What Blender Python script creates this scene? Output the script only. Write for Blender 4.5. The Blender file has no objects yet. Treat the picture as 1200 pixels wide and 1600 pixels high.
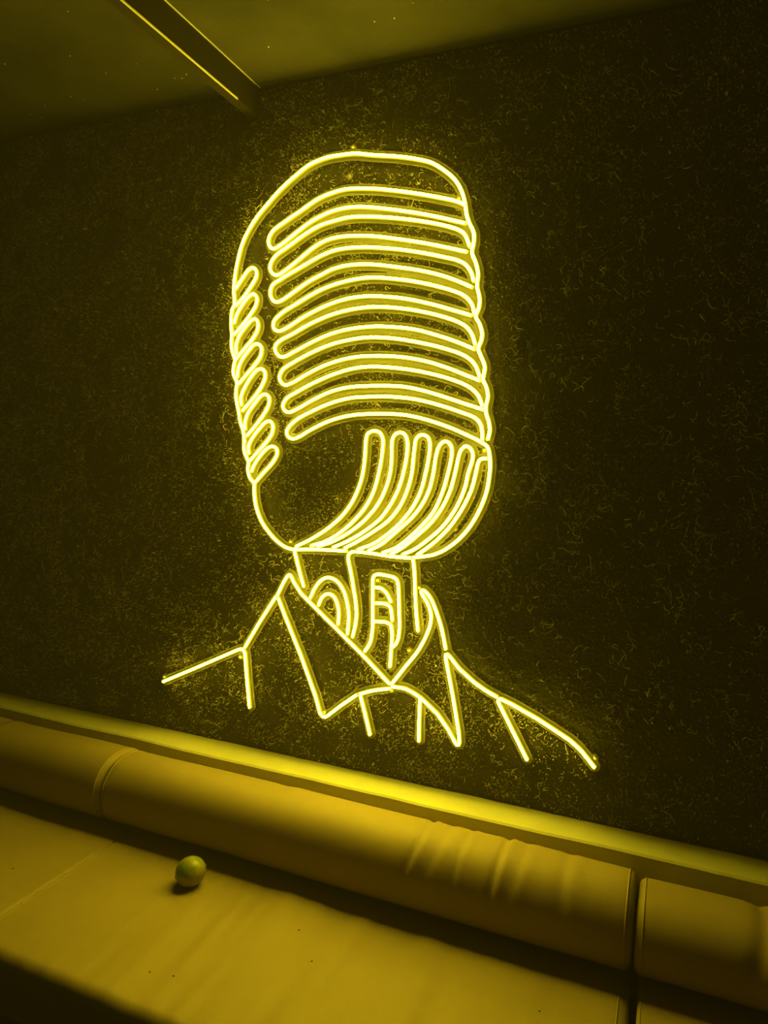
import bpy, math, random
import numpy as np
from mathutils import Matrix, Vector, noise

# ------------------------------------------------------------------ camera, world, exposure
sc = bpy.context.scene
COL = sc.collection
cam_data = bpy.data.cameras.new('camera')
cam = bpy.data.objects.new('camera', cam_data)
COL.objects.link(cam)
sc.camera = cam
cam_data.sensor_fit = 'VERTICAL'
cam_data.sensor_height = 36.0
cam_data.lens = 36.0 * 1100 / 1600
cam_data.clip_start = 0.05
cam.matrix_world = Matrix(((0.922216, -0.059397, 0.382086), (0.385029, 0.049979, -0.92155), (0.035641, 0.996982, 0.068961))).to_4x4()
cam.location = (0.0, -2.0, 1.70)

world = bpy.data.worlds.new('dim_room')
sc.world = world
world.use_nodes = True
world.node_tree.nodes['Background'].inputs[0].default_value = (1.0, 0.66, 0.12, 1)
world.node_tree.nodes['Background'].inputs[1].default_value = 0.012
# thin smoky haze that fills the whole room
haze = world.node_tree.nodes.new('ShaderNodeVolumeScatter')
haze.inputs['Color'].default_value = (1, 0.9, 0.75, 1)
haze.inputs['Density'].default_value = 0.014
world.node_tree.links.new(haze.outputs[0], world.node_tree.nodes['World Output'].inputs['Volume'])

vs = sc.view_settings
vs.view_transform = 'Standard'
vs.look = 'None'
vs.gamma = 1
vs.use_curve_mapping = False
vs.exposure = 0.0
sc.cycles.use_denoising = True
sc.cycles.use_adaptive_sampling = True
sc.cycles.adaptive_threshold = 0.015
sc.cycles.max_bounces = 8
sc.cycles.diffuse_bounces = 4
sc.cycles.transparent_max_bounces = 16
sc.cycles.sample_clamp_indirect = 6.0
sc.cycles.caustics_reflective = False
sc.cycles.caustics_refractive = False

NEON = 43.0                      # radiance of the neon diffuser
NEON_RGB = (1.0, 0.79, 0.019)

# ------------------------------------------------------------------ materials
def material(name):
    m = bpy.data.materials.new(name)
    m.use_nodes = True
    nt = m.node_tree
    return m, nt, nt.nodes['Principled BSDF'], nt.nodes['Material Output']

def noise_ramp(nt, scale, stops, detail=4.0, rough=0.6, stretch=None):
    tc = nt.nodes.new('ShaderNodeTexCoord')
    src = tc.outputs['Object']
    if stretch:
        mp = nt.nodes.new('ShaderNodeMapping')
        mp.inputs['Scale'].default_value = stretch
        nt.links.new(src, mp.inputs[0]); src = mp.outputs[0]
    nz = nt.nodes.new('ShaderNodeTexNoise')
    nz.inputs['Scale'].default_value = scale
    nz.inputs['Detail'].default_value = detail
    nz.inputs['Roughness'].default_value = rough
    nt.links.new(src, nz.inputs['Vector'])
    rp = nt.nodes.new('ShaderNodeValToRGB')
    els = rp.color_ramp.elements
    while len(els) < len(stops): els.new(0.5)
    for e, (p, c) in zip(els, stops):
        e.position = p; e.color = (*c, 1)
    nt.links.new(nz.outputs[0], rp.inputs[0])
    return rp.outputs[0], nz

def bump(nt, bsdf, scale, strength, dist=0.01, detail=6.0):
    tc = nt.nodes.new('ShaderNodeTexCoord')
    nz = nt.nodes.new('ShaderNodeTexNoise')
    nz.inputs['Scale'].default_value = scale
    nz.inputs['Detail'].default_value = detail
    nt.links.new(tc.outputs['Object'], nz.inputs['Vector'])
    b = nt.nodes.new('ShaderNodeBump')
    b.inputs['Strength'].default_value = strength
    b.inputs['Distance'].default_value = dist
    nt.links.new(nz.outputs[0], b.inputs['Height'])
    nt.links.new(b.outputs[0], bsdf.inputs['Normal'])

def surface(name, lo, hi, scale=8.0, rough=0.7, spec=0.4, bscale=None, bstr=0.3, bdist=0.01, detail=4.0):
    m, nt, b, out = material(name)
    c, _ = noise_ramp(nt, scale, [(0.3, lo), (0.7, hi)], detail)
    nt.links.new(c, b.inputs['Base Color'])
    b.inputs['Roughness'].default_value = rough
    b.inputs['Specular IOR Level'].default_value = spec
    if bscale: bump(nt, b, bscale, bstr, bdist)
    return m

def emitter(name, rgb, strength, sample=True):
    m = bpy.data.materials.new(name)
    m.use_nodes = True
    nt = m.node_tree
    nt.nodes.clear()
    e = nt.nodes.new('ShaderNodeEmission')
    o = nt.nodes.new('ShaderNodeOutputMaterial')
    e.inputs[0].default_value = (*rgb, 1)
    e.inputs[1].default_value = strength
    nt.links.new(e.outputs[0], o.inputs[0])
    m.cycles.emission_sampling = 'FRONT' if sample else 'NONE'
    return m

M_WALL = surface('black_rough_plaster', (0.035, 0.031, 0.024), (0.075, 0.066, 0.052), 9.0, 0.6, 0.3, 90.0, 0.9, 0.006, 8.0)
M_GRIT = surface('glint_plaster_grit', (0.3, 0.285, 0.24), (0.6, 0.57, 0.5), 60.0, 0.5, 0.4)  # pale colour stands in for glints on the black plaster grit
M_FIBRE = surface('pale_straw_fibre', (0.5, 0.47, 0.38), (0.82, 0.79, 0.68), 30.0, 0.6, 0.3)
M_CEIL = surface('dark_grey_concrete', (0.028, 0.0265, 0.024), (0.052, 0.0485, 0.044), 3.5, 0.85, 0.2, 40.0, 0.4, 0.004, 8.0)
M_DARKROOM = surface('dark_room_paint', (0.05, 0.045, 0.04), (0.07, 0.065, 0.06), 4.0, 0.8, 0.2)
M_FLOOR = surface('dark_floor', (0.03, 0.026, 0.022), (0.05, 0.045, 0.04), 5.0, 0.6, 0.3)
M_LEDGE = surface('painted_ledge', (0.61, 0.585, 0.37), (0.67, 0.64, 0.42), 14.0, 0.75, 0.25, 60.0, 0.25, 0.004)
M_BEAM = surface('brown_beam_paint', (0.012, 0.009, 0.006), (0.018, 0.013, 0.009), 6.0, 0.6, 0.3)
M_BEAD = surface('bare_metal_bead', (0.6, 0.57, 0.5), (0.7, 0.67, 0.6), 20.0, 0.35, 0.6)  # pale colour carries the glint of the metal edge
M_LEATHER = surface('tan_cream_leatherette', (0.29, 0.218, 0.125), (0.325, 0.247, 0.142), 5.0, 0.62, 0.3, 260.0, 0.12, 0.002)
M_SEAM = surface('tan_seam_piping', (0.32, 0.25, 0.15), (0.36, 0.285, 0.17), 30.0, 0.6, 0.3)
M_WOOD = surface('dark_stained_wood', (0.035, 0.024, 0.016), (0.055, 0.038, 0.026), 9.0, 0.5, 0.35)
M_SCREW = surface('brass_standoff', (0.75, 0.66, 0.38), (0.8, 0.72, 0.42), 40.0, 0.4, 0.5)
M_CAP = surface('clear_end_cap', (0.75, 0.72, 0.45), (0.8, 0.77, 0.5), 40.0, 0.3, 0.5)
M_CRUMB = surface('dark_crumb', (0.03, 0.02, 0.012), (0.06, 0.04, 0.025), 200.0, 0.8, 0.2)
M_NEON = emitter('neon_diffuser', NEON_RGB, NEON)
M_SLEEVE = emitter('glowing_silicone_sleeve', (1.0, 0.8, 0.0), 0.85, False)

def make_acrylic(name, opacity):
    m = bpy.data.materials.new(name)
    m.use_nodes = True
    nt = m.node_tree
    nt.nodes.clear()
    o = nt.nodes.new('ShaderNodeOutputMaterial')
    t = nt.nodes.new('ShaderNodeBsdfTransparent')
    d = nt.nodes.new('ShaderNodeBsdfDiffuse')
    d.inputs[0].default_value = (0.85, 0.83, 0.78, 1)
    tl = nt.nodes.new('ShaderNodeBsdfTranslucent')
    tl.inputs[0].default_value = (0.85, 0.83, 0.78, 1)
    g = nt.nodes.new('ShaderNodeBsdfGlossy')
    g.inputs['Roughness'].default_value = 0.12
    m1 = nt.nodes.new('ShaderNodeMixShader'); m1.inputs[0].default_value = 0.5
    m2 = nt.nodes.new('ShaderNodeMixShader'); m2.inputs[0].default_value = 0.08
    m3 = nt.nodes.new('ShaderNodeMixShader'); m3.inputs[0].default_value = opacity
    L = nt.links.new
    L(d.outputs[0], m1.inputs[1]); L(tl.outputs[0], m1.inputs[2])
    L(m1.outputs[0], m2.inputs[1]); L(g.outputs[0], m2.inputs[2])
    L(t.outputs[0], m3.inputs[1]); L(m2.outputs[0], m3.inputs[2])
    L(m3.outputs[0], o.inputs[0])
    return m
M_ACRYLIC = make_acrylic('acrylic_glow_face', 0.38)  # milky share stands in for the tubes' glow halo on clear acrylic
M_ACRYLIC_EDGE = make_acrylic('acrylic_glow_edge', 0.55)  # denser milky edge stands in for light piped to the cut edge

def make_fruit():
    m, nt, b, out = material('lime_skin')
    c, nz = noise_ramp(nt, 22.0, [(0.25, (0.07, 0.13, 0.015)), (0.42, (0.16, 0.21, 0.03)), (0.53, (0.27, 0.24, 0.04)), (0.68, (0.26, 0.12, 0.04))], 3.0)
    nt.links.new(c, b.inputs['Base Color'])
    b.inputs['Roughness'].default_value = 0.38
    bump(nt, b, 350.0, 0.25, 0.001)
    return m
M_FRUIT = make_fruit()

# ------------------------------------------------------------------ builders
def mesh_object(name, verts, faces, mat, parent=None, smooth=False, loc=None):
    me = bpy.data.meshes.new(name)
    me.from_pydata([tuple(v) for v in verts], [], faces)
    if isinstance(mat, (list, tuple)):
        for q in mat: me.materials.append(q)
    else:
        me.materials.append(mat)
    if smooth:
        me.polygons.foreach_set('use_smooth', [True] * len(me.polygons))
    me.update()
    o = bpy.data.objects.new(name, me)
    COL.objects.link(o)
    if loc: o.location = loc
    if parent: o.parent = parent
    return o

def tag(o, label, cat, group=None):
    o['label'] = label; o['category'] = cat
    if group: o['group'] = group
    return o

def structure(o, label=None):
    o['kind'] = 'structure'
    if label: o['label'] = label
    return o

def empty(name, loc):
    o = bpy.data.objects.new(name, None)
    o.empty_display_size = 0.05
    o.location = loc
    COL.objects.link(o)
    return o

def box(x0, x1, y0, y1, z0, z1):
    v = [(x, y, z) for x in (x0, x1) for y in (y0, y1) for z in (z0, z1)]
    f = [(0, 1, 3, 2), (4, 6, 7, 5), (0, 4, 5, 1), (2, 3, 7, 6), (0, 2, 6, 4), (1, 5, 7, 3)]
    return v, f

def bevel_mod(o, w, seg=3):
    b = o.modifiers.new('bevel', 'BEVEL'); b.width = w; b.segments = seg
    b.limit_method = 'ANGLE'
    return o

# ------------------------------------------------------------------ room shell (sign wall is the plane y = 0)
ZC = 2.888            # ceiling height
XL, XR, YF = -4.6, 3.2, -4.2
def slab(name, mat, *b):
    v, f = box(*b)
    return structure(mesh_object(name, v, f, mat))
wall_back = slab('wall_back', M_WALL, XL, XR, 0.0, 0.12, 0.0, ZC)
wall_back['label'] = 'black rough plaster wall behind the neon sign'
ceiling = slab('ceiling', M_CEIL, XL, XR, YF, 0.12, ZC, ZC + 0.12)
slab('floor', M_FLOOR, XL, XR, YF, 0.12, -0.1, 0.0)
slab('wall_left', M_DARKROOM, XL - 0.1, XL, YF, 0.12, 0.0, ZC)
slab('wall_right', M_DARKROOM, XR, XR + 0.1, YF, 0.12, 0.0, ZC)
slab('wall_front', M_DARKROOM, XL, XR, YF - 0.1, YF, 0.0, ZC)

# half-height ledge along the wall: long strip with a slightly uneven hand-finished edge
ZL, YL = 0.7175, -0.118
n = 240
lv, lf = [], []
for i in range(n + 1):
    x = XL + (XR - XL) * i / n
    w = 0.0035 * noise.noise((x * 5.0, 1.3, 0)) + 0.0018 * noise.noise((x * 21.0, 4.3, 0))
    h = 0.0025 * noise.noise((x * 4.0, 7.7, 0))
    lv += [(x, 0.0, 0.0), (x, 0.0, ZL + 0.001 * noise.noise((x * 9, 2, 0))), (x, YL + 0.006 + w, ZL + h), (x, YL + w, ZL - 0.005 + h), (x, YL, ZL - 0.03), (x, YL, 0.0)]
    if i:
        a, b = (i - 1) * 6, i * 6
        for k in range(5):
            lf.append((a + k, b + k, b + k + 1, a + k + 1))
lf += [tuple(range(5, -1, -1)), tuple(n * 6 + k for k in range(6))]
lf = [tuple(reversed(q)) for q in lf]
structure(mesh_object('trim_1', lv, lf, M_LEDGE), 'painted half height ledge running along the wall below the sign')

# ceiling downstand meeting the wall
v, f = box(-1.347, -1.311, YF, 0.0, ZC - 0.092, ZC)
beam = structure(mesh_object('trim_2', v, f, M_BEAM), 'dark brown narrow beam under the ceiling running to the wall')
v, f = box(-1.3125, -1.3085, YF, -0.125, ZC - 0.0945, ZC - 0.0905)
mesh_object('edge_bead', v, f, M_BEAD, beam)['label'] = 'thin pale metal bead on the lower edge of the beam'
v, f = box(-1.311, -1.3085, YF, -0.004, ZC - 0.003, ZC)
mesh_object('top_highlight', v, f, M_BEAD, beam)  # pale strip added for the thin highlight along the beam's upper edge

# rough plaster relief: grit and hair-like straw fibres standing proud of the sign wall
rng = np.random.default_rng(7)
def grit(count, x0, x1, z0, z1, rmin, rmax, hmin, hmax, lo, hi):
    x = rng.uniform(x0, x1, count); z = rng.uniform(z0, z1, count)
    keep = np.array([noise.noise((a * 9, b * 9, 0.3)) + 0.7 * noise.noise((a * 28, b * 28, 5.1)) for a, b in zip(x, z)])
    ok = keep > rng.uniform(lo, hi, count)
    x, z = x[ok], z[ok]
    m = len(x)
    r = rng.uniform(rmin, rmax, m) * np.where(rng.random(m) < 0.06, 1.7, 1.0)
    hgt = r * rng.uniform(hmin, hmax, m)
    a0 = rng.uniform(0, 6.28, m)
    V = np.zeros((m, 4, 3))
    for k in range(3):
        s = r * rng.uniform(0.6, 1.2, m)
        V[:, k, 0] = x + s * np.cos(a0 + k * 2.094); V[:, k, 2] = z + s * np.sin(a0 + k * 2.094)
        V[:, k, 1] = 0.0004
    V[:, 3, 0] = x + r * rng.uniform(-.4, .4, m); V[:, 3, 2] = z + r * rng.uniform(-.4, .4, m); V[:, 3, 1] = -hgt
    F = (np.arange(m)[:, None, None] * 4 + np.array([[0, 1, 3], [1, 2, 3], [2, 0, 3]])[None]).reshape(-1, 3)
    return V.reshape(-1, 3), F

def fast_mesh(name, V, F, mat, parent):
    me = bpy.data.meshes.new(name)
    me.vertices.add(len(V)); me.vertices.foreach_set('co', np.ascontiguousarray(V, dtype=np.float32).ravel())
    k = F.shape[1]
    me.loops.add(F.size); me.loops.foreach_set('vertex_index', np.ascontiguousarray(F, dtype=np.int32).ravel())
    me.polygons.add(len(F)); me.polygons.foreach_set('loop_start', np.arange(len(F), dtype=np.int32) * k)
    me.materials.append(mat)
    me.update(calc_edges=True); me.validate()
    o = bpy.data.objects.new(name, me); COL.objects.link(o); o.parent = parent
    return o
V, F = grit(170000, -2.9, 0.75, ZL + 0.005, ZC - 0.01, 0.001, 0.0028, 1.2, 2.6, -0.7, 0.45)
g = fast_mesh('plaster_grit', V, F, M_GRIT, wall_back)
g['kind'] = 'stuff'
V, F = grit(130000, -2.9, 0.75, ZL + 0.005, ZC - 0.01, 0.0013, 0.0033, 2.0, 4.4, -0.25, 0.7)
g = fast_mesh('glint_plaster_fleck', V, F, M_FIBRE, wall_back)  # bigger flecks of the black wall, their glint put into the pale colour
g['kind'] = 'stuff'

# small plaster specks stuck to the ceiling
m = 160
cx, cy = rng.uniform(-2.4, 1.2, m), rng.uniform(-1.8, -0.05, m)
cr = rng.uniform(0.0012, 0.0028, m)
V = np.zeros((m, 4, 3))
for k in range(3):
    V[:, k, 0] = cx + cr * np.cos(k * 2.094 + cx * 40); V[:, k, 1] = cy + cr * np.sin(k * 2.094 + cx * 40); V[:, k, 2] = ZC
V[:, 3, 0], V[:, 3, 1], V[:, 3, 2] = cx, cy, ZC - cr * 1.5
F = (np.arange(m)[:, None, None] * 4 + np.array([[1, 0, 3], [2, 1, 3], [0, 2, 3]])[None]).reshape(-1, 3)
g = fast_mesh('plaster_speck', V.reshape(-1, 3), F, M_FIBRE, ceiling)
g['kind'] = 'stuff'

FV, FF = [], []
def fibre(x, z, segs, step, curl, rad):
    a = rng.uniform(0, 6.28); da = rng.normal(0, curl)
    pts = []
    for k in range(segs + 1):
        y = -0.0015 - 0.0055 * math.sin(math.pi * k / segs) * rng.uniform(0.5, 1.2)
        pts.append((x, y, z))
        x += step * math.cos(a); z += step * math.sin(a)
        da = 0.7 * da + rng.normal(0, curl); a += da
    base = len(FV)
    for k, p in enumerate(pts):
        q = pts[min(k + 1, segs)]; o = pts[max(k - 1, 0)]
        t = math.atan2(q[2] - o[2], q[0] - o[0])
        nx, nz = -math.sin(t), math.cos(t)
        rr = rad * (0.55 if k in (0, segs) else 1.0)
        FV.extend([(p[0] + nx * rr, p[1], p[2] + nz * rr), (p[0] - nx * rr, p[1], p[2] - nz * rr), (p[0], p[1] - rr * 1.5, p[2])])
        if k:
            c, d = base + (k - 1) * 3, base + k * 3
            for e in range(3):
                e2 = (e + 1) % 3
                FF.append((c + e, c + e2, d + e2, d + e))
for _ in range(700):                      # clumps of curly straw
    cx, cz = rng.uniform(-2.8, 0.7), rng.uniform(ZL + 0.05, ZC - 0.08)
    for _ in range(int(rng.integers(2, 9))):
        x, z = cx + rng.normal(0, 0.02), cz + rng.normal(0, 0.03)
        if ZL + 0.03 < z < ZC - 0.05:
            fibre(x, z, int(rng.integers(4, 10)), rng.uniform(0.003, 0.006), 0.5, rng.uniform(0.0006, 0.0013))
for _ in range(2600):                     # single short hairs
    fibre(rng.uniform(-2.85, 0.7), rng.uniform(ZL + 0.03, ZC - 0.05), int(rng.integers(3, 7)), rng.uniform(0.003, 0.006), 0.4, rng.uniform(0.0005, 0.001))
for _ in range(90):                       # long single stalks
    fibre(rng.uniform(-2.8, 0.7), rng.uniform(ZL + 0.1, ZC - 0.1), 11, rng.uniform(0.006, 0.010), 0.14, 0.0006)
g = fast_mesh('straw_fibre', np.array(FV), np.array(FF), M_FIBRE, wall_back)
g['kind'] = 'stuff'

# ------------------------------------------------------------------ neon sign
STRIPS = [
('C',[(-1290.2,1621.3),(-1305.5,1637.6),(-1313.7,1664.8),(-1311.8,1688.1),(-1325,1713),(-1330.4,1729.7),(-1330.2,1759.3),(-1334.4,1786.6),(-1347.8,1822.2),(-1355.2,1855.9),(-1365.8,1897.9),(-1366.5,1923.1),(-1363.6,1948.3),(-1378.4,1977.8),(-1376.6,2007.1),(-1373,2023.8),(-1383.7,2049.1),(-1388.4,2074.3),(-1387.7,2107.7),(-1388.9,2116.1),(-1391.3,2153.7),(-1388.6,2186.8),(-1380,2202.9),(-1383.7,2252.7),(-1377.7,2310),(-1368.7,2350.4),(-1355,2394.3),(-1331.6,2436.9),(-1298.7,2478.1),(-1256.6,2517.8),(-1210.6,2556.3),(-1160.7,2589.6),(-1111.5,2616.6),(-1054,2630.3),(-1010.3,2632.2),(-954.3,2629.8),(-903.3,2619),(-820.3,2603.8),(-759.4,2588.7),(-711.5,2571.8),(-671.5,2545.4),(-639.6,2516.6),(-619.3,2485.9),(-606.3,2449),(-599,2412.8),(-590.5,2390.6),(-576,2360.9),(-575.5,2332.5),(-579.2,2307.9),(-566.6,2278.4),(-558.4,2245.8),(-559.9,2213.7),(-550.8,2177.5),(-551.5,2152.5),(-559.7,2127.8),(-547.4,2105.7),(-538.6,2076.6),(-540.4,2058.7),(-548,2037.3),(-539.5,2015.4),(-526.9,1986.3),(-529.3,1957.5),(-530.9,1950.3),(-518.5,1924.8),(-513.6,1899.5),(-518,1874.1),(-517.1,1856),(-508.5,1830.6),(-503.6,1805.3),(-508,1779.7)]),
('C',[(-606,2441.9),(-625.4,2452.8),(-695.6,2474.7),(-795.9,2500.2),(-899.6,2520.7),(-985,2528.3),(-1037.1,2521.4),(-1081.1,2508.9),(-1139,2480),(-1198.1,2450.5),(-1239.8,2426.5),(-1254.5,2401.9),(-1251.6,2381.6),(-1238.2,2371.7),(-1217.1,2376.7),(-1178,2399.2),(-1114.8,2436.6),(-1070.4,2455.7),(-1017.8,2469.6),(-957.2,2472.9),(-897.5,2465.6),(-814.1,2448.9),(-733,2429.7),(-673.5,2413),(-603.7,2391.2)]),
('C',[(-587.6,2326.4),(-596.1,2348.5),(-606.2,2363.6),(-625.8,2376.1),(-672.7,2393),(-752.2,2413.3),(-854.6,2432.5),(-939,2442.7),(-982,2443.1),(-1008,2439.9),(-1069.5,2428.5),(-1123,2406.1),(-1181.9,2373.8),(-1228,2347.7),(-1246.3,2321),(-1244.6,2302.8),(-1231.1,2289.8),(-1214.5,2288.6),(-1189,2300.9),(-1129.9,2338.1),(-1085.4,2365.8),(-1045.7,2381.9),(-988.7,2388.4),(-898.6,2381.6),(-810.8,2365.3),(-729.5,2347.3),(-658.2,2328.6),(-596.3,2311)]),
('C',[(-570.7,2228.7),(-578.5,2250.7),(-594.6,2273.3),(-618,2287.6),(-664.8,2302),(-748.5,2323.2),(-830.3,2339.1),(-935.7,2351.5),(-1009.3,2349.9),(-1057.6,2338.3),(-1129,2308.5),(-1202.3,2275.8),(-1235,2257.9),(-1243.9,2236.2),(-1238.5,2215.7),(-1223.9,2203.6),(-1205,2205.8),(-1172.6,2222),(-1109.1,2257.9),(-1064.5,2276.5),(-1020.5,2292.9),(-968.3,2300.6),(-895.4,2298),(-807.5,2283.3),(-726.2,2266.4),(-654.6,2245.1),(-607.6,2225.7),(-576.7,2211.2)]),
('C',[(-563.8,2135.1),(-570.4,2157),(-582.6,2175.6),(-602.3,2191.2),(-637.4,2205.9),(-704.7,2226.4),(-785.6,2244.6),(-889.7,2258.4),(-953.7,2255.6),(-1018.8,2244.3),(-1071.9,2228),(-1143.9,2194.6),(-1199.1,2167.3),(-1224.6,2146.3),(-1230.3,2130.3),(-1223.7,2115.9),(-1206.9,2111.2),(-1183.5,2118.3),(-1114.9,2153.4),(-1039,2183.1),(-982,2197.6),(-930.3,2203.4),(-877.1,2202.5),(-783.4,2190.4),(-702.3,2171.2),(-623.3,2147),(-574.9,2131.3)]),
('C',[(-557.9,2048.4),(-566.7,2074),(-582.8,2096.3),(-606.4,2111.8),(-661.4,2132.4),(-741.4,2152.9),(-823.5,2166.3),(-886.4,2170.7),(-950.5,2167),(-1024.6,2153.1),(-1095.9,2128.7),(-1159.5,2099.3),(-1206,2078.8),(-1220.9,2061),(-1216.8,2042.6),(-1199.8,2029.1),(-1180.9,2030.7),(-1148.5,2044.8),(-1093.9,2069.1),(-1035.9,2090.9),(-970.1,2106),(-884.2,2112.2),(-821.2,2108.9),(-739.1,2097),(-658.8,2073.7),(-607.7,2055.5),(-561.1,2035.9)]),
('C',[(-540.6,1957.6),(-553.2,1986.8),(-569.2,2005.3),(-598.5,2022.4),(-657.5,2042.3),(-737.7,2061.5),(-819.9,2075.5),(-893.6,2080),(-947.2,2076.1),(-1012.7,2064.6),(-1083.9,2041),(-1147.5,2012.6),(-1189.1,1989.1),(-1201.8,1966.9),(-1197.5,1950.6),(-1180.5,1939),(-1154.9,1946.1),(-1100,1973.5),(-1046.2,1996.5),(-988.8,2013),(-923.7,2023.1),(-838.7,2022.9),(-776.5,2017.6),(-707.2,2004.7),(-635.4,1982.9),(-576.6,1960),(-542,1946.8)]),
('C',[(-529.3,1875.9),(-539.8,1899.6),(-555.7,1917.8),(-583.1,1934.5),(-634.1,1953.4),(-713.9,1973.2),(-795.7,1985.9),(-879.7,1992.1),(-944,1986.7),(-1009.5,1970.2),(-1080.7,1943.3),(-1135.3,1917.6),(-1172.2,1897.4),(-1186.7,1875),(-1180.5,1858.7),(-1163.8,1852.6),(-1138.2,1860.9),(-1079,1891.2),(-1016.6,1916.9),(-955.1,1930.2),(-881.8,1933.9),(-835.3,1933.8),(-773,1930.6),(-703.5,1916.9),(-631.6,1896.1),(-572.9,1877.7),(-525,1863.2)]),
('C',[(-523.7,1779.4),(-525.8,1801.3),(-532.5,1823.1),(-548.4,1839.4),(-591.1,1855.6),(-650.2,1873.9),(-730.7,1892.6),(-813.1,1901.2),(-876.3,1901.4),(-949.5,1896.9),(-1015.3,1881.2),(-1077.9,1857.1),(-1132.6,1830.5),(-1160.1,1807.8),(-1170.4,1789.2),(-1163.8,1775),(-1149.4,1767.9),(-1126.2,1773.6),(-1085.2,1796.6),(-1013.5,1827.6),(-943.3,1844),(-878.6,1849.1),(-832,1849.7),(-769.6,1847.1),(-708.2,1836.2),(-627.9,1812.7),(-568.9,1789.6),(-530.1,1772),(-508.8,1757.8),(-501.4,1736.1),(-497.8,1707),(-498.7,1677.7),(-504.7,1629.7),(-524.7,1571.4),(-556.5,1515.3),(-597.2,1470.9),(-651.2,1436.2),(-719.4,1420.4)]),
('C',[(-1376.3,2254.4),(-1352.2,2283.7),(-1328.2,2310.7),(-1311.3,2317.6),(-1298.8,2306.6),(-1298.3,2286.2),(-1312.3,2264.8),(-1340.9,2229.6),(-1372.4,2200.4)]),
('C',[(-1378.5,2144.8),(-1369.2,2171.3),(-1345.2,2205.2),(-1321.2,2228.5),(-1306.6,2233),(-1294.1,2220.9),(-1295.9,2198.5),(-1314.7,2170.8),(-1343.5,2139.2),(-1377.6,2107.3)]),
('C',[(-1368.5,2044.5),(-1370.1,2069.6),(-1359.9,2098.4),(-1333.4,2130.5),(-1311.7,2150.1),(-1297.1,2152.8),(-1287,2138.8),(-1288.8,2116.4),(-1307.6,2088.3),(-1341.3,2054.2),(-1373,2021.7)]),
('C',[(-1361.6,1969.2),(-1359.7,1994.3),(-1345.5,2023.1),(-1321.4,2051.6),(-1299.8,2071.6),(-1282.7,2071),(-1271.6,2058.4),(-1274.4,2033.8),(-1295.6,2005.5),(-1324.4,1977),(-1358.4,1944)]),
('C',[(-1344.2,1876.9),(-1347.2,1897.9),(-1337.9,1922.9),(-1314.1,1960.2),(-1290.2,1986.8),(-1273.2,1992.7),(-1258.4,1984.2),(-1255.4,1963.6),(-1271.5,1930.8),(-1302.4,1893.6),(-1338.7,1858)]),
('C',[(-1328.2,1797.2),(-1328.7,1818.2),(-1318.5,1847.6),(-1292.2,1881.1),(-1268.4,1906),(-1251.5,1910),(-1238.1,1897.6),(-1240.8,1872.9),(-1261.7,1839.7),(-1290.2,1806.1),(-1319.1,1776.3)]),
('C',[(-1311.6,1717.6),(-1313.2,1738.6),(-1301.4,1764.1),(-1275.2,1795.9),(-1251.4,1819),(-1234.5,1823.4),(-1222.1,1811.1),(-1223.8,1786.3),(-1240,1761.1),(-1273.3,1727),(-1307,1692.4)]),
('C',[(-1298.6,1659),(-1289.3,1680.4),(-1263.1,1714.7),(-1239.3,1736.2),(-1220.1,1742.1),(-1205.4,1732.9),(-1204,1716.4),(-1218.7,1691.1),(-1251.7,1656.5),(-1285.2,1621.5)]),
('C',[(-1123.7,1422),(-1064.9,1453.3),(-1006.6,1492.2),(-963.1,1531.4),(-929.3,1577.3),(-909,1622),(-897.5,1662),(-891,1721.2),(-889.7,1768.3),(-884.9,1787.9),(-863.9,1798),(-844.6,1792.4),(-833.3,1773.3),(-833.9,1734.5),(-840.4,1683.8),(-857,1616.6),(-881,1568.1),(-918.5,1522.1),(-961.4,1483.2),(-1014.3,1448.9),(-1066.4,1429.8)]),
('C',[(-1043.3,1429.1),(-991.6,1448.6),(-930.4,1485.3),(-883.7,1524.4),(-842.6,1574.2),(-819,1622.3),(-806.1,1669.5),(-802.6,1712.2),(-803.6,1754.6),(-801.9,1773.9),(-792.1,1789.5),(-775.7,1794.3),(-761,1786.2),(-753.1,1763.4),(-753,1740.5),(-758.5,1694.4),(-775.3,1628.2),(-800.4,1576.5),(-832.5,1531.6),(-878.2,1493),(-933.8,1457),(-988.7,1430.5)]),
('C',[(-947.6,1431.8),(-903,1457.3),(-852.3,1490.8),(-806.8,1525.4),(-770.9,1570.4),(-748.2,1621.8),(-735.9,1672.2),(-731.9,1725.8),(-729.2,1758.3),(-726.8,1773.5),(-718.2,1785),(-704.2,1788.3),(-689.9,1781.8),(-682.4,1765),(-683.1,1734.8),(-691.5,1677.7),(-707.1,1616.1),(-733.5,1564.8),(-768.9,1520),(-805.3,1486.3),(-850.9,1453.3),(-902.1,1430.6)]),
('C',[(-867.2,1429.4),(-825.2,1453.3),(-776.3,1496.2),(-732.4,1537.9),(-701.5,1578.2),(-679.2,1625.1),(-667.5,1678.6),(-661.7,1727.8),(-653,1756.2),(-639.8,1769.6),(-626,1768.1),(-615.7,1755.3),(-613.5,1733),(-622.1,1680.3),(-635.5,1627.2),(-660.7,1565.2),(-695,1521.1),(-738.2,1477.5),(-778.4,1445.2),(-819.9,1426.9)]),
('C',[(-794.4,1423.5),(-757.6,1446.9),(-717.8,1481),(-671,1526.5),(-637.2,1574.2),(-612.2,1632),(-600.7,1681.2),(-591.3,1731.7),(-584.4,1748.6),(-571.3,1758.2),(-557.6,1751.1),(-550,1734.7),(-552.1,1712.6),(-562,1678.9),(-569.7,1637.7),(-594.1,1576.7),(-631,1521.5),(-673.1,1480.4),(-716.4,1446.3),(-753.9,1426.9)]),
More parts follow.
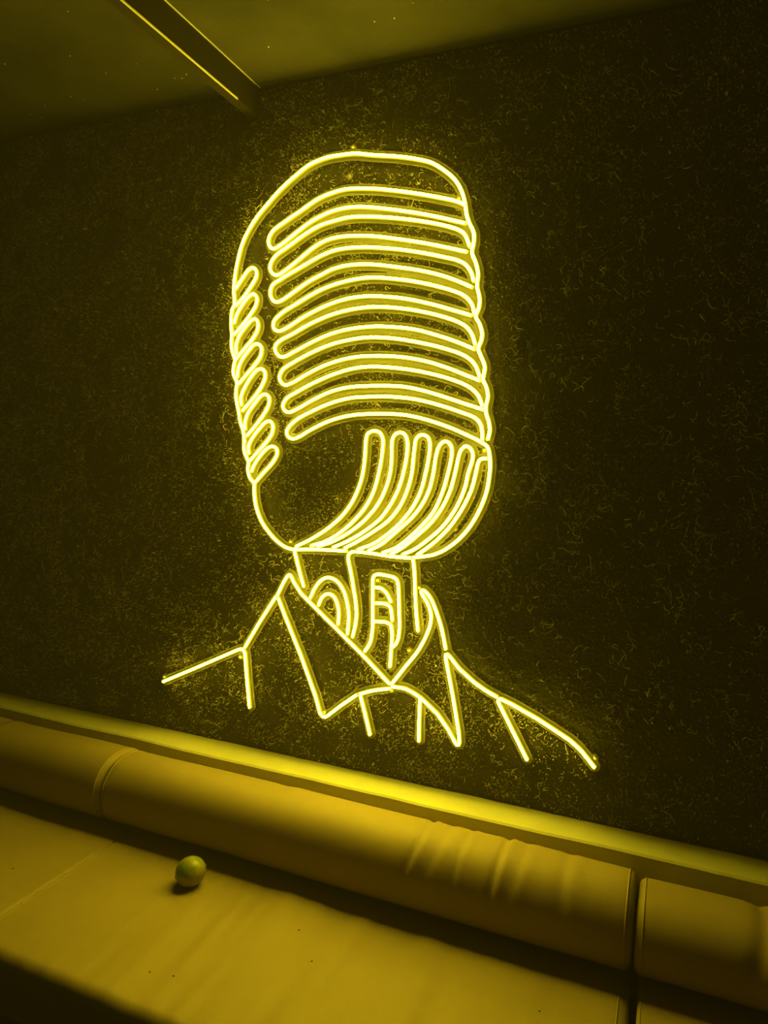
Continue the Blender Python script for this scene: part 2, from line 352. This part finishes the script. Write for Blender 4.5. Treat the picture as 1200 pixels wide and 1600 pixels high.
('C',[(-706.7,1430.8),(-687.8,1444.7),(-652.8,1474.3),(-614.9,1515),(-578.3,1570.1),(-550.3,1631.2),(-539.1,1679.8),(-534.6,1705.8),(-529.6,1718.8),(-520.4,1723.5),(-509.1,1724.2)]),
('C',[(-1287.5,1615.1),(-1286.8,1587.7),(-1278.1,1541.6),(-1257.1,1496.3),(-1226.7,1460.3),(-1191.8,1431.3),(-1162.6,1416.8),(-1133.8,1411.6),(-1082.2,1416.1),(-1013.3,1419.6),(-945.9,1421.8)]),
('L',[(-729.6,1418),(-794.2,1417.4),(-854,1421.3),(-897.4,1422.8),(-923.7,1421.6),(-936.7,1412.5),(-937.3,1398.3),(-923.2,1345.1),(-907.3,1271.9),(-901.2,1226),(-904.4,1191.1),(-913,1154.4)]),
('L',[(-1128.9,1404.9),(-1118.4,1372.4),(-1105.3,1332),(-1092.4,1295.7)]),
('C',[(-721.2,1414.8),(-715.7,1380.4),(-709.6,1307),(-704.3,1252.9),(-697,1200.9)]),
('C',[(-1066.8,1260.9),(-1049.4,1296.9),(-1027.2,1322.9),(-1004.6,1332.2),(-976.1,1324.8),(-952.8,1301.6),(-938.2,1267.6),(-928.8,1222.8),(-928.8,1192.2),(-931.1,1161.3)]),
('C',[(-1036,1241.4),(-1025.3,1265.3),(-1006.3,1279.7),(-985.7,1275.7),(-971.5,1256.8),(-963.5,1223.9),(-964.6,1187.9)]),
('L',[(-868.6,1114.5),(-856.1,1132.4),(-849.2,1151.5),(-845.3,1192.3),(-848.2,1267.3),(-851,1342),(-847.1,1354.3),(-834.4,1359.5),(-808.8,1357.9),(-781.2,1354.7),(-769.3,1346.9),(-765.5,1330.6),(-761.3,1276.9),(-756.3,1203.4),(-759.1,1168.3),(-764.7,1150.7),(-774.8,1139.4)]),
('C',[(-841.4,1317),(-822.1,1316),(-802.4,1302.1),(-788.7,1278.8)]),
('L',[(-837.4,1268.5),(-803.2,1270.3),(-787,1261.2),(-784.2,1243.6),(-781.2,1222.1)]),
('L',[(-841.7,1210.9),(-803.2,1213.5),(-783.8,1206.9),(-779.4,1175.6),(-781.5,1120.5),(-783,1078.2)]),
('L',[(-1189.2,1256.3),(-1167.5,1300.8),(-1152.6,1324.4),(-1146.8,1328.9),(-1140.7,1325.5),(-1128.2,1304.7),(-1101.1,1270.8),(-1041.2,1225.3),(-953.4,1158.4),(-867.8,1093.3),(-784.1,1023.8)]),
('L',[(-1185.2,1246.1),(-1158.2,1190.8),(-1094.7,1066.6),(-1037.8,943.2),(-1018.5,888.4),(-1006.5,876.8),(-992.9,884.4),(-945.3,927.1),(-891.9,970)]),
('C',[(-881,974.9),(-836.7,992.6),(-780.3,1008.3)]),
('L',[(-1195.1,1250.3),(-1255.2,1157.8),(-1309.4,1067.2)]),
('L',[(-1648.5,896.3),(-1510.8,965.3),(-1341,1052),(-1319.4,1060.4),(-1308.9,1047.6),(-1300.6,972),(-1286.3,864.2)]),
('L',[(-878.6,968.1),(-861.2,915.6),(-842.4,852.2)]),
('L',[(-681.2,992.3),(-681.5,926.8),(-679.9,862.3)]),
('C',[(-775.5,1023.1),(-733.6,1082.4),(-694.4,1137.4),(-668.9,1189.8),(-658.3,1225.2),(-657.5,1254.4),(-670,1286.9),(-686.2,1309.5),(-691.7,1318.6),(-687.8,1324.8),(-679.6,1321.8),(-660.5,1302.5),(-641.9,1265.9),(-623.9,1219.7),(-607.1,1156.2)]),
('L',[(-773.1,1015.5),(-730.9,1016.1),(-704.5,1007.4),(-678.2,994.8),(-625.6,956.3),(-588.6,913.8),(-567.2,880.6),(-558.7,868.5),(-552.1,875.6),(-555.6,910),(-578,1013.2),(-607.1,1132.9),(-604.6,1143.9),(-590.2,1131.4),(-563.2,1102.5),(-514.9,1067.6),(-481.4,1049.9),(-447.6,1036.4)]),
('L',[(-351.7,869.2),(-397.4,946.7),(-443.2,1023.9),(-438.9,1033.1),(-401,1021.4),(-326.3,991.3),(-267.7,963),(-235.2,946.9),(-205.1,925.2),(-184.5,903.8),(-166.3,883.8)]),
]
SCREWS = [(-626.3,2462.8),(-1148.7,1436),(-837,1338.2),(-700.1,1329.2),(-725.2,1134.3),(-1331.7,1027.1),(-1649.8,912.5),(-1006.6,892.1),(-165,908.2),(-776.8,1000.5),(-517.9,1746.9),(-967.5,2654.3),(-977.3,2568.8),(-1377.3,2277)]

def catmull(p, n=8):
    p = [Vector(q) for q in p]
    P = [p[0] * 2 - p[1]] + p + [p[-1] * 2 - p[-2]]
    out = []
    for i in range(1, len(P) - 2):
        a, b, c, d = P[i - 1:i + 3]
        t0 = 0.0
        t1 = t0 + max((b - a).length, 1e-6) ** 0.5; t2 = t1 + max((c - b).length, 1e-6) ** 0.5; t3 = t2 + max((d - c).length, 1e-6) ** 0.5
        for k in range(n):
            t = t1 + (t2 - t1) * k / n
            A1 = a * ((t1 - t) / (t1 - t0)) + b * ((t - t0) / (t1 - t0)); A2 = b * ((t2 - t) / (t2 - t1)) + c * ((t - t1) / (t2 - t1)); A3 = c * ((t3 - t) / (t3 - t2)) + d * ((t - t2) / (t3 - t2))
            B1 = A1 * ((t2 - t) / (t2 - t0)) + A2 * ((t - t0) / (t2 - t0)); B2 = A2 * ((t3 - t) / (t3 - t1)) + A3 * ((t - t1) / (t3 - t1))
            out.append(B1 * ((t2 - t) / (t2 - t1)) + B2 * ((t - t1) / (t2 - t1)))
    out.append(p[-1])
    return out

def rounded(p, r=8.0):
    p = [Vector(q) for q in p]
    out = [p[0]]
    for a, b in zip(p, p[1:]):
        L = (b - a).length
        if L > 3 * r: out += [a.lerp(b, r / L), a.lerp(b, 1 - r / L)]
        out.append(b)
    for _ in range(3):
        q = [out[0]]
        for a, b in zip(out, out[1:]): q += [a.lerp(b, 0.25), a.lerp(b, 0.75)]
        out = q + [out[-1]]
    return out

def resample(p, step):
    L = [0.0]
    for a, b in zip(p, p[1:]): L.append(L[-1] + (b - a).length)
    n = max(3, int(L[-1] / step)); out = []; j = 0
    for k in range(n + 1):
        s = L[-1] * k / n
        while j < len(L) - 2 and L[j + 1] < s: j += 1
        w = (s - L[j]) / max(L[j + 1] - L[j], 1e-9)
        out.append(p[j].lerp(p[j + 1], min(max(w, 0), 1)))
    return out

Y_TUBE, R_TUBE = -0.020, 0.0047
Y_ACR = -0.0085
BX, BZ = -0.85, 1.15                     # base point of the sign
sign = empty('neon_sign', (BX, 0.0, BZ))
tag(sign, 'glowing yellow neon outline of a microphone headed figure in an open collar', 'neon sign')

def sweep(path, section, y0, extend=0.0, taper=True):
    """sweep a closed section [(across, out)] along a path of (x, z) metres; rounded ends."""
    p = [Vector((q.x, q.y)) for q in path]
    if extend:
        p[0] = p[0] + (p[0] - p[1]).normalized() * extend
        p[-1] = p[-1] + (p[-1] - p[-2]).normalized() * extend
    rings = []
    m = len(p)
    R = max(abs(s[0]) for s in section)
    def ring(c, t, sc_):
        nrm = Vector((-t.y, t.x))
        return [(c.x + nrm.x * s[0] * sc_ - BX, y0 - s[1] * sc_, c.y + nrm.y * s[0] * sc_ - BZ) for s in section]
    for i in range(m):
        t = (p[min(i + 1, m - 1)] - p[max(i - 1, 0)]).normalized()
        if i == 0 and taper:
            for d, s_ in ((0.75, 0.5), (0.4, 0.85)): rings.append(ring(p[0] - t * R * d, t, s_))
        rings.append(ring(p[i], t, 1.0))
        if i == m - 1 and taper:
            for d, s_ in ((0.4, 0.85), (0.75, 0.5)): rings.append(ring(p[-1] + t * R * d, t, s_))
    k = len(section)
    v = [q for r in rings for q in r]
    f = []
    for i in range(len(rings) - 1):
        for e in range(k):
            e2 = (e + 1) % k
            f.append((i * k + e, i * k + e2, (i + 1) * k + e2, (i + 1) * k + e))
    f.append(tuple(range(k - 1, -1, -1)))
    f.append(tuple((len(rings) - 1) * k + e for e in range(k)))
    return v, f

CIRC = [(R_TUBE * math.cos(a), R_TUBE * math.sin(a)) for a in [2 * math.pi * k / 8 for k in range(8)]]
W = 0.0056
SLEEVE = [(-W, -0.0083), (-W, -0.001), (-W * 0.88, 0.0001), (W * 0.88, 0.0001), (W, -0.001), (W, -0.0083)]
paths = []
for i, (kind, pts) in enumerate(STRIPS):
    p = catmull(pts) if kind == 'C' else rounded(pts)
    p = [Vector((a.x / 1000, a.y / 1000)) for a in p]
    p = resample(p, 0.006)
    paths.append(p)
    v, f = sweep(p, CIRC, Y_TUBE)
    t = mesh_object('neon_tube', v, f, M_NEON, sign, True)
    v, f = sweep(p, SLEEVE, Y_TUBE, 0.004, False)
    mesh_object('silicone_sleeve', v, f, M_SLEEVE, t)
    for a, b in ((p[0], p[1]), (p[-1], p[-2])):
        d = (a - b).normalized()
        q = [a + d * (R_TUBE * 0.7), a + d * (R_TUBE * 0.7 + 0.003)]
        v, f = sweep(q, [(s * 0.95, o * 0.95) for s, o in CIRC], Y_TUBE, 0, False)
        mesh_object('end_cap', v, f, M_CAP, t)

# clear acrylic backing, cut 16 mm around every strip (marching squares over the distance to the strips)
H, RAD = 0.003, 0.016
SX = [(a / 1000, b / 1000) for a, b in SCREWS]
samples = [(q.x, q.y, RAD) for p in paths for q in resample(p, 0.003)] + [(a, b, 0.009) for a, b in SX]
xs = [s[0] for s in samples]; zs = [s[1] for s in samples]
gx0, gz0 = min(xs) - 0.03, min(zs) - 0.03
nx, nz = int((max(xs) + 0.03 - gx0) / H) + 2, int((max(zs) + 0.03 - gz0) / H) + 2
D = np.full((nx, nz), 1.0)
for sx, sz, r in samples:
    i0, j0 = int((sx - gx0) / H), int((sz - gz0) / H)
    w = 9
    ia, ib, ja, jb = max(0, i0 - w), min(nx, i0 + w + 1), max(0, j0 - w), min(nz, j0 + w + 1)
    dx = (gx0 + np.arange(ia, ib) * H - sx)[:, None]; dz = (gz0 + np.arange(ja, jb) * H - sz)[None]
    D[ia:ib, ja:jb] = np.minimum(D[ia:ib, ja:jb], np.sqrt(dx * dx + dz * dz) - r)
index, pv, pf = {}, [], []
def pvert(key, x, z):
    if key not in index:
        index[key] = len(pv); pv.append((x - BX, z - BZ))
    return index[key]
inside = D < 0
anyin = inside[:-1, :-1] | inside[1:, :-1] | inside[1:, 1:] | inside[:-1, 1:]
for i, j in zip(*np.nonzero(anyin)):
    i, j = int(i), int(j)
    cs = [(i, j), (i + 1, j), (i + 1, j + 1), (i, j + 1)]
    poly = []
    for k in range(4):
        a, b = cs[k], cs[(k + 1) % 4]
        if inside[a]: poly.append(pvert(a, gx0 + a[0] * H, gz0 + a[1] * H))
        if inside[a] != inside[b]:
            w = float(D[a] / (D[a] - D[b])); key = (min(a, b), max(a, b))
            poly.append(pvert(key, gx0 + (a[0] + (b[0] - a[0]) * w) * H, gz0 + (a[1] + (b[1] - a[1]) * w) * H))
    if len(poly) >= 3: pf.append(tuple(poly))
edges = {}
for q in pf:
    for a, b in zip(q, q[1:] + q[:1]):
        if (b, a) in edges: del edges[(b, a)]
        else: edges[(a, b)] = 1
N = len(pv)
TH = 0.003
V3 = [(x, Y_ACR - TH, z) for x, z in pv] + [(x, Y_ACR, z) for x, z in pv]
F3 = list(pf) + [tuple(N + k for k in reversed(q)) for q in pf]
nf = len(F3)
F3 += [(a, a + N, b + N, b) for a, b in edges]
acr = mesh_object('acrylic_backing', V3, F3, [M_ACRYLIC, M_ACRYLIC_EDGE], sign)
mi = [0] * nf + [1] * (len(F3) - nf)
acr.data.polygons.foreach_set('material_index', mi)
acr['label'] = 'clear acrylic backing plate cut around the neon strips'

def disc_stack(prof, x, z, seg=12):
    v, f = [], []
    for r, y in prof:
        for k in range(seg):
            a = 2 * math.pi * k / seg
            v.append((x + r * math.cos(a) - BX, y, z + r * math.sin(a) - BZ))
    for i in range(len(prof) - 1):
        for k in range(seg):
            k2 = (k + 1) % seg
            f.append((i * seg + k, i * seg + k2, (i + 1) * seg + k2, (i + 1) * seg + k))
    f.append(tuple(range(seg - 1, -1, -1))); f.append(tuple((len(prof) - 1) * seg + k for k in range(seg)))
    return v, f
for x, z in SX:
    v, f = disc_stack([(0.0032, 0.0), (0.0032, -0.012), (0.005, -0.0122), (0.005, -0.015), (0.003, -0.0165)], x, z)
    mesh_object('standoff_screw', v, f, M_SCREW, sign)['label'] = 'brass standoff screw fixing the acrylic to the wall'

# ------------------------------------------------------------------ banquette: bench, seat cushions, back cushions
def cushion(name, x0, x1, profile, fn, nx_, rend, zmin, mat, loc):
    """closed (y, z) profile swept along x, pulled in over rend at both ends; fn(x, y, z, nrm) displaces."""
    k = len(profile)
    xsv = []
    for s in (0.0, 0.04, 0.12, 0.25, 0.45, 0.7, 1.0): xsv.append((x0 + rend[0] * s, s))
    for i in range(1, nx_): xsv.append((x0 + rend[0] + (x1 - x0 - rend[0] - rend[1]) * i / nx_, 1.0))
    for s in (1.0, 0.7, 0.45, 0.25, 0.12, 0.04, 0.0): xsv.append((x1 - rend[1] * s, s))
    v, f = [], []
    nr = []
    for i in range(k):
        a, b = profile[i - 1], profile[(i + 1) % k]
        t = Vector((b[0] - a[0], b[1] - a[1])).normalized()
        nr.append((t.y, -t.x))
    for x, s in xsv:
        inset = rend[0 if x < (x0 + x1) / 2 else 1] * (1 - math.sqrt(max(0.0, 1 - (1 - s) ** 2)))
        for (y, z), (ny, nz_) in zip(profile, nr):
            d = fn(x, y, z, ny, nz_) - inset * 0.75
            v.append((x - loc[0], y + ny * d - loc[1], max(zmin, z + nz_ * d) - loc[2]))
    m = len(xsv)
    for i in range(m - 1):
        for e in range(k):
            e2 = (e + 1) % k
            f.append((i * k + e, (i + 1) * k + e, (i + 1) * k + e2, i * k + e2))
    f.append(tuple(range(k))); f.append(tuple((m - 1) * k + e for e in range(k - 1, -1, -1)))
    o = mesh_object(name, v, f, mat, None, True, loc)
    seams = []
    for row in (5, m - 6):
        pts = [Vector(v[row * k + e]) for e in range(k)]
        seams.append(pts)
    for pts in seams:
        tv, tf = [], []
        kk = len(pts)
        for i in range(kk):
            t = (pts[(i + 1) % kk] - pts[i - 1]).normalized()
            n1 = Vector((1, 0, 0)); n2 = t.cross(n1)
            for a in range(5):
                an = 2 * math.pi * a / 5
                tv.append(pts[i] + (n1 * math.cos(an) + n2 * math.sin(an)) * 0.0024)
        for i in range(kk):
            i2 = (i + 1) % kk
            for a in range(5):
                a2 = (a + 1) % 5
                tf.append((i * 5 + a, i * 5 + a2, i2 * 5 + a2, i2 * 5 + a))
        mesh_object('seam_piping', tv, tf, M_SEAM, o, True)
    return o

def profile_round(cy, cz, hy, hz, e, k=44):
    out = []
    for i in range(k):
        a = 2 * math.pi * i / k
        c, s = math.cos(a), math.sin(a)
        out.append((cy + hy * math.copysign(abs(c) ** (2 / e), c), cz + hz * math.copysign(abs(s) ** (2 / e), s)))
    return out

ZS = 0.510
def back_fn(x0, x1, folds):
    def fn(x, y, z, ny, nz_):
        d = 0.004 * noise.noise((x * 3.0, y * 4, z * 4))
        e = min(x - x0, x1 - x)
        d += 0.005 * noise.noise((x * 10, y * 30, z * 30 + 9)) * math.exp(-e / 0.035)
        up = min(1.0, max(0.0, (nz_ + 0.35) / 0.6))
        for fx, fw, fa, lean in folds:
            q = (x - fx - lean * (z - 0.7)) / fw
            d -= fa * up * math.exp(-q * q) - 0.6 * fa * up * math.exp(-((q - 1.7) / 1.1) ** 2)
        return d
    return fn
def back_profile(top):
    return profile_round(-0.235, (top + 0.5115) / 2, 0.112, (top - 0.5115) / 2, 2.35)
back_specs = [
    (-3.22, -1.6275, [(-2.2, 0.02, 0.003, 0.3), (-2.6, 0.02, 0.004, -0.2)], 'tan leatherette back cushion at the left end, its seam puckered, leaning on the ledge', 0.722),
    (-1.6235, -0.034, [(-0.575, 0.008, 0.005, 0.35), (-0.52, 0.012, 0.002, 0.4), (-0.46, 0.008, 0.0025, 0.1), (-0.36, 0.008, 0.005, 0.15), (-0.31, 0.013, 0.002, 0.3), (-0.2, 0.015, 0.002, 0.0), (-1.05, 0.03, 0.002, 0.2)], 'long folded tan back cushion in the middle, below the neon collar', 0.719),
    (-0.028, 1.55, [(0.24, 0.02, 0.006, 0.3), (0.30, 0.015, 0.003, 0.1), (0.7, 0.03, 0.004, -0.2)], 'tan leatherette back cushion at the right end beyond the dark upright gap', 0.704),
]
for x0, x1, folds, lab, top in back_specs:
    o = cushion('back_cushion', x0, x1, back_profile(top), back_fn(x0, x1, folds), 190, (0.022, 0.024), 0.5135, M_LEATHER, ((x0 + x1) / 2, -0.235, 0.5135))
    tag(o, lab, 'cushion', 'back cushions along the ledge')

def seat_profile():
    y0, y1, z0, z1, r = -0.872, -0.122, 0.345, ZS, 0.03
    out = []
    def arc(cy, cz, a0, a1, n_):
        for i in range(n_ + 1):
            a = math.radians(a0 + (a1 - a0) * i / n_)
            out.append((cy + r * math.cos(a), cz + r * math.sin(a)))
    arc(y1 - r, z0 + r, -90, 0, 5)
    arc(y1 - r, z1 - r, 0, 90, 6)
    for i in range(1, 46): out.append((y1 - r + (y0 - y1 + 2 * r) * i / 46, z1))
    arc(y0 + r, z1 - r, 90, 180, 9)
    arc(y0 + r, z0 + r, 180, 270, 6)
    return out
SEAT = seat_profile()
def seat_fn(x0, x1, amp):
    def fn(x, y, z, ny, nz_):
        e = min(x - x0, x1 - x)
        top = max(0.0, nz_)
        mid = max(0.0, math.exp(-((x - (x0 + x1) / 2 - 0.05) / 0.42) ** 2))
        s = x + 0.03 * (y + 0.5)
        ridge = noise.noise((s * 11, y * 1.2, 3.0)) + 0.5 * noise.noise((s * 24, y * 2.2, 8.0))
        fade = min(1.0, max(0.0, (-0.30 - y) / 0.12))
        d = (amp * ridge * mid + 0.0025 * noise.noise((x * 3, y * 3, 1.0))) * top * fade
        d += 0.003 * noise.noise((x * 6, y * 38, z * 38)) * math.exp(-e / 0.04)
        d += 0.0025 * noise.noise((x * 30, y * 5, z * 5)) * math.exp(-abs(y + 0.86) / 0.05)
        return d
    return fn
seat_specs = [
    (-3.05, -1.5335, 0.004, 'tan leatherette seat cushion at the left end with a puckered side seam'),
    (-1.5295, -0.030, 0.011, 'wide tan leatherette seat cushion in the middle, creased, with the lime on it'),
    (-0.014, 1.49, 0.004, 'tan leatherette seat cushion at the right end, only its corner in view'),
]
seat_objs = []
for x0, x1, amp, lab in seat_specs:
    o = cushion('seat_cushion', x0, x1, SEAT, seat_fn(x0, x1, amp), 190, (0.010, 0.034) if x1 > -0.1 else (0.010, 0.010), 0.3455, M_LEATHER, ((x0 + x1) / 2, -0.5, 0.345))
    tag(o, lab, 'cushion', 'seat cushions of the banquette')
    seat_objs.append(o)

bench = empty('bench_base', (-0.78, -0.48, 0.0))
tag(bench, 'dark wooden banquette base under the tan seat cushions', 'bench')
v, f = box(-3.10 + 0.78, 1.55 + 0.78, -0.835 + 0.48, -0.119 + 0.48, 0.30, 0.343)
bevel_mod(mesh_object('seat_board', v, f, M_WOOD, bench), 0.004)
for a, b in ((-3.08, -1.54), (-1.53, -0.02), (-0.01, 1.53)):
    v, f = box(a + 0.78, b + 0.78, -0.82 + 0.48, -0.79 + 0.48, 0.05, 0.30)
    bevel_mod(mesh_object('front_panel', v, f, M_WOOD, bench), 0.003)
v, f = box(-3.06 + 0.78, 1.51 + 0.78, -0.76 + 0.48, -0.16 + 0.48, 0.0, 0.05)
mesh_object('plinth', v, f, M_WOOD, bench)
v, f = box(-3.06 + 0.78, 1.51 + 0.78, -0.79 + 0.48, -0.125 + 0.48, 0.05, 0.30)
mesh_object('carcass', v, f, M_WOOD, bench)

# ------------------------------------------------------------------ the lime and the crumbs on the middle seat
def seat_height(x, y):
    x0, x1, amp, _ = seat_specs[1]
    if x < x0: x0, x1, amp, _ = seat_specs[0]
    return ZS + seat_fn(x0, x1, amp)(x, y, ZS, 0.0, 1.0)
FX, FY, FR = -1.185, -0.452, 0.0395
fv, ff = [], []
NU, NV = 28, 20
for j in range(NV + 1):
    th = math.pi * j / NV
    for i in range(NU):
        ph = 2 * math.pi * i / NU
        r = FR * (1 + 0.012 * noise.noise((math.cos(ph) * 2, math.sin(ph) * 2, th * 2)))
        ax = math.cos(th) * r * 1.06
        if j in (0, NV): ax *= 1.05
        fv.append((r * math.sin(th) * math.cos(ph), r * math.sin(th) * math.sin(ph), ax))
for j in range(NV):
    for i in range(NU):
        i2 = (i + 1) % NU
        ff.append((j * NU + i, (j + 1) * NU + i, (j + 1) * NU + i2, j * NU + i2))
rotm = Matrix.Rotation(math.radians(70), 3, 'Y') @ Matrix.Rotation(math.radians(-40), 3, 'X')
fv = [rotm @ Vector(q) for q in fv]
zlow = min(q.z for q in fv)
fv = [(q.x, q.y, q.z - zlow) for q in fv]
lime = mesh_object('lime', fv, ff, M_FRUIT, None, True, (FX, FY, seat_height(FX, FY) - 0.001))
tag(lime, 'round green lime with a yellow blush lying on the middle seat cushion', 'fruit')
tip = Vector(rotm @ Vector((0, 0, FR * 1.10)))
sv, sf = [], []
ax = tip.normalized(); u = ax.orthogonal().normalized(); w_ = ax.cross(u)
for r, h in ((0.0042, -0.002), (0.0036, 0.0008), (0.0015, 0.0014)):
    for k in range(8):
        a = k * math.pi / 4
        q = tip + ax * h + (u * math.cos(a) + w_ * math.sin(a)) * r
        sv.append((q.x, q.y, q.z - zlow))
for i in range(2):
    for k in range(8):
        k2 = (k + 1) % 8
        sf.append((i * 8 + k, i * 8 + k2, (i + 1) * 8 + k2, (i + 1) * 8 + k))
sf.append(tuple(16 + k for k in range(8)))
mesh_object('stem_scar', sv, sf, M_CRUMB, lime, True)

def crumb_mesh():
    rr = random.Random(3)
    v = [(0.0036 * c * rr.uniform(.6, 1.2), 0.0018 * s * rr.uniform(.7, 1.2), z) for z, q in ((0.0, 1.0), (0.0012, 0.8)) for c, s in [(q * math.cos(a), q * math.sin(a)) for a in [k * math.pi / 3 for k in range(6)]]]
    f = [(k, (k + 1) % 6, 6 + (k + 1) % 6, 6 + k) for k in range(6)] + [tuple(range(6, 12)), tuple(range(5, -1, -1))]
    return v, f
cv, cf = crumb_mesh()
crumb0 = None
for i, (x, y, a) in enumerate([(-1.6834, -0.6079, 0.4), (-1.059, -0.7608, 1.6), (-0.9995, -0.7507, 0.3), (-0.8164, -0.494, 0.2), (-0.7378, -0.571, 0.9), (-0.2111, -0.4953, 0.3)]):
    z = seat_height(x, y)
    if crumb0 is None:
        o = crumb0 = mesh_object('crumb', cv, cf, M_CRUMB, None, False)
    else:
        o = crumb0.copy(); COL.objects.link(o)
    o.location = (x, y, z - 0.0002); o.rotation_euler = (0, 0, a)
    tag(o, ['tiny dark crumb on the left seat cushion', 'tiny dark crumb near the front edge of the middle seat, on the left',
            'tiny dark crumb beside another one near the front edge of the middle seat', 'tiny dark crumb on the middle seat right of the lime',
            'tiny dark crumb on the middle seat, further forward than the one beside the lime', 'tiny dark crumb near the right end of the middle seat'][i], 'crumb', 'crumbs scattered on the seat')
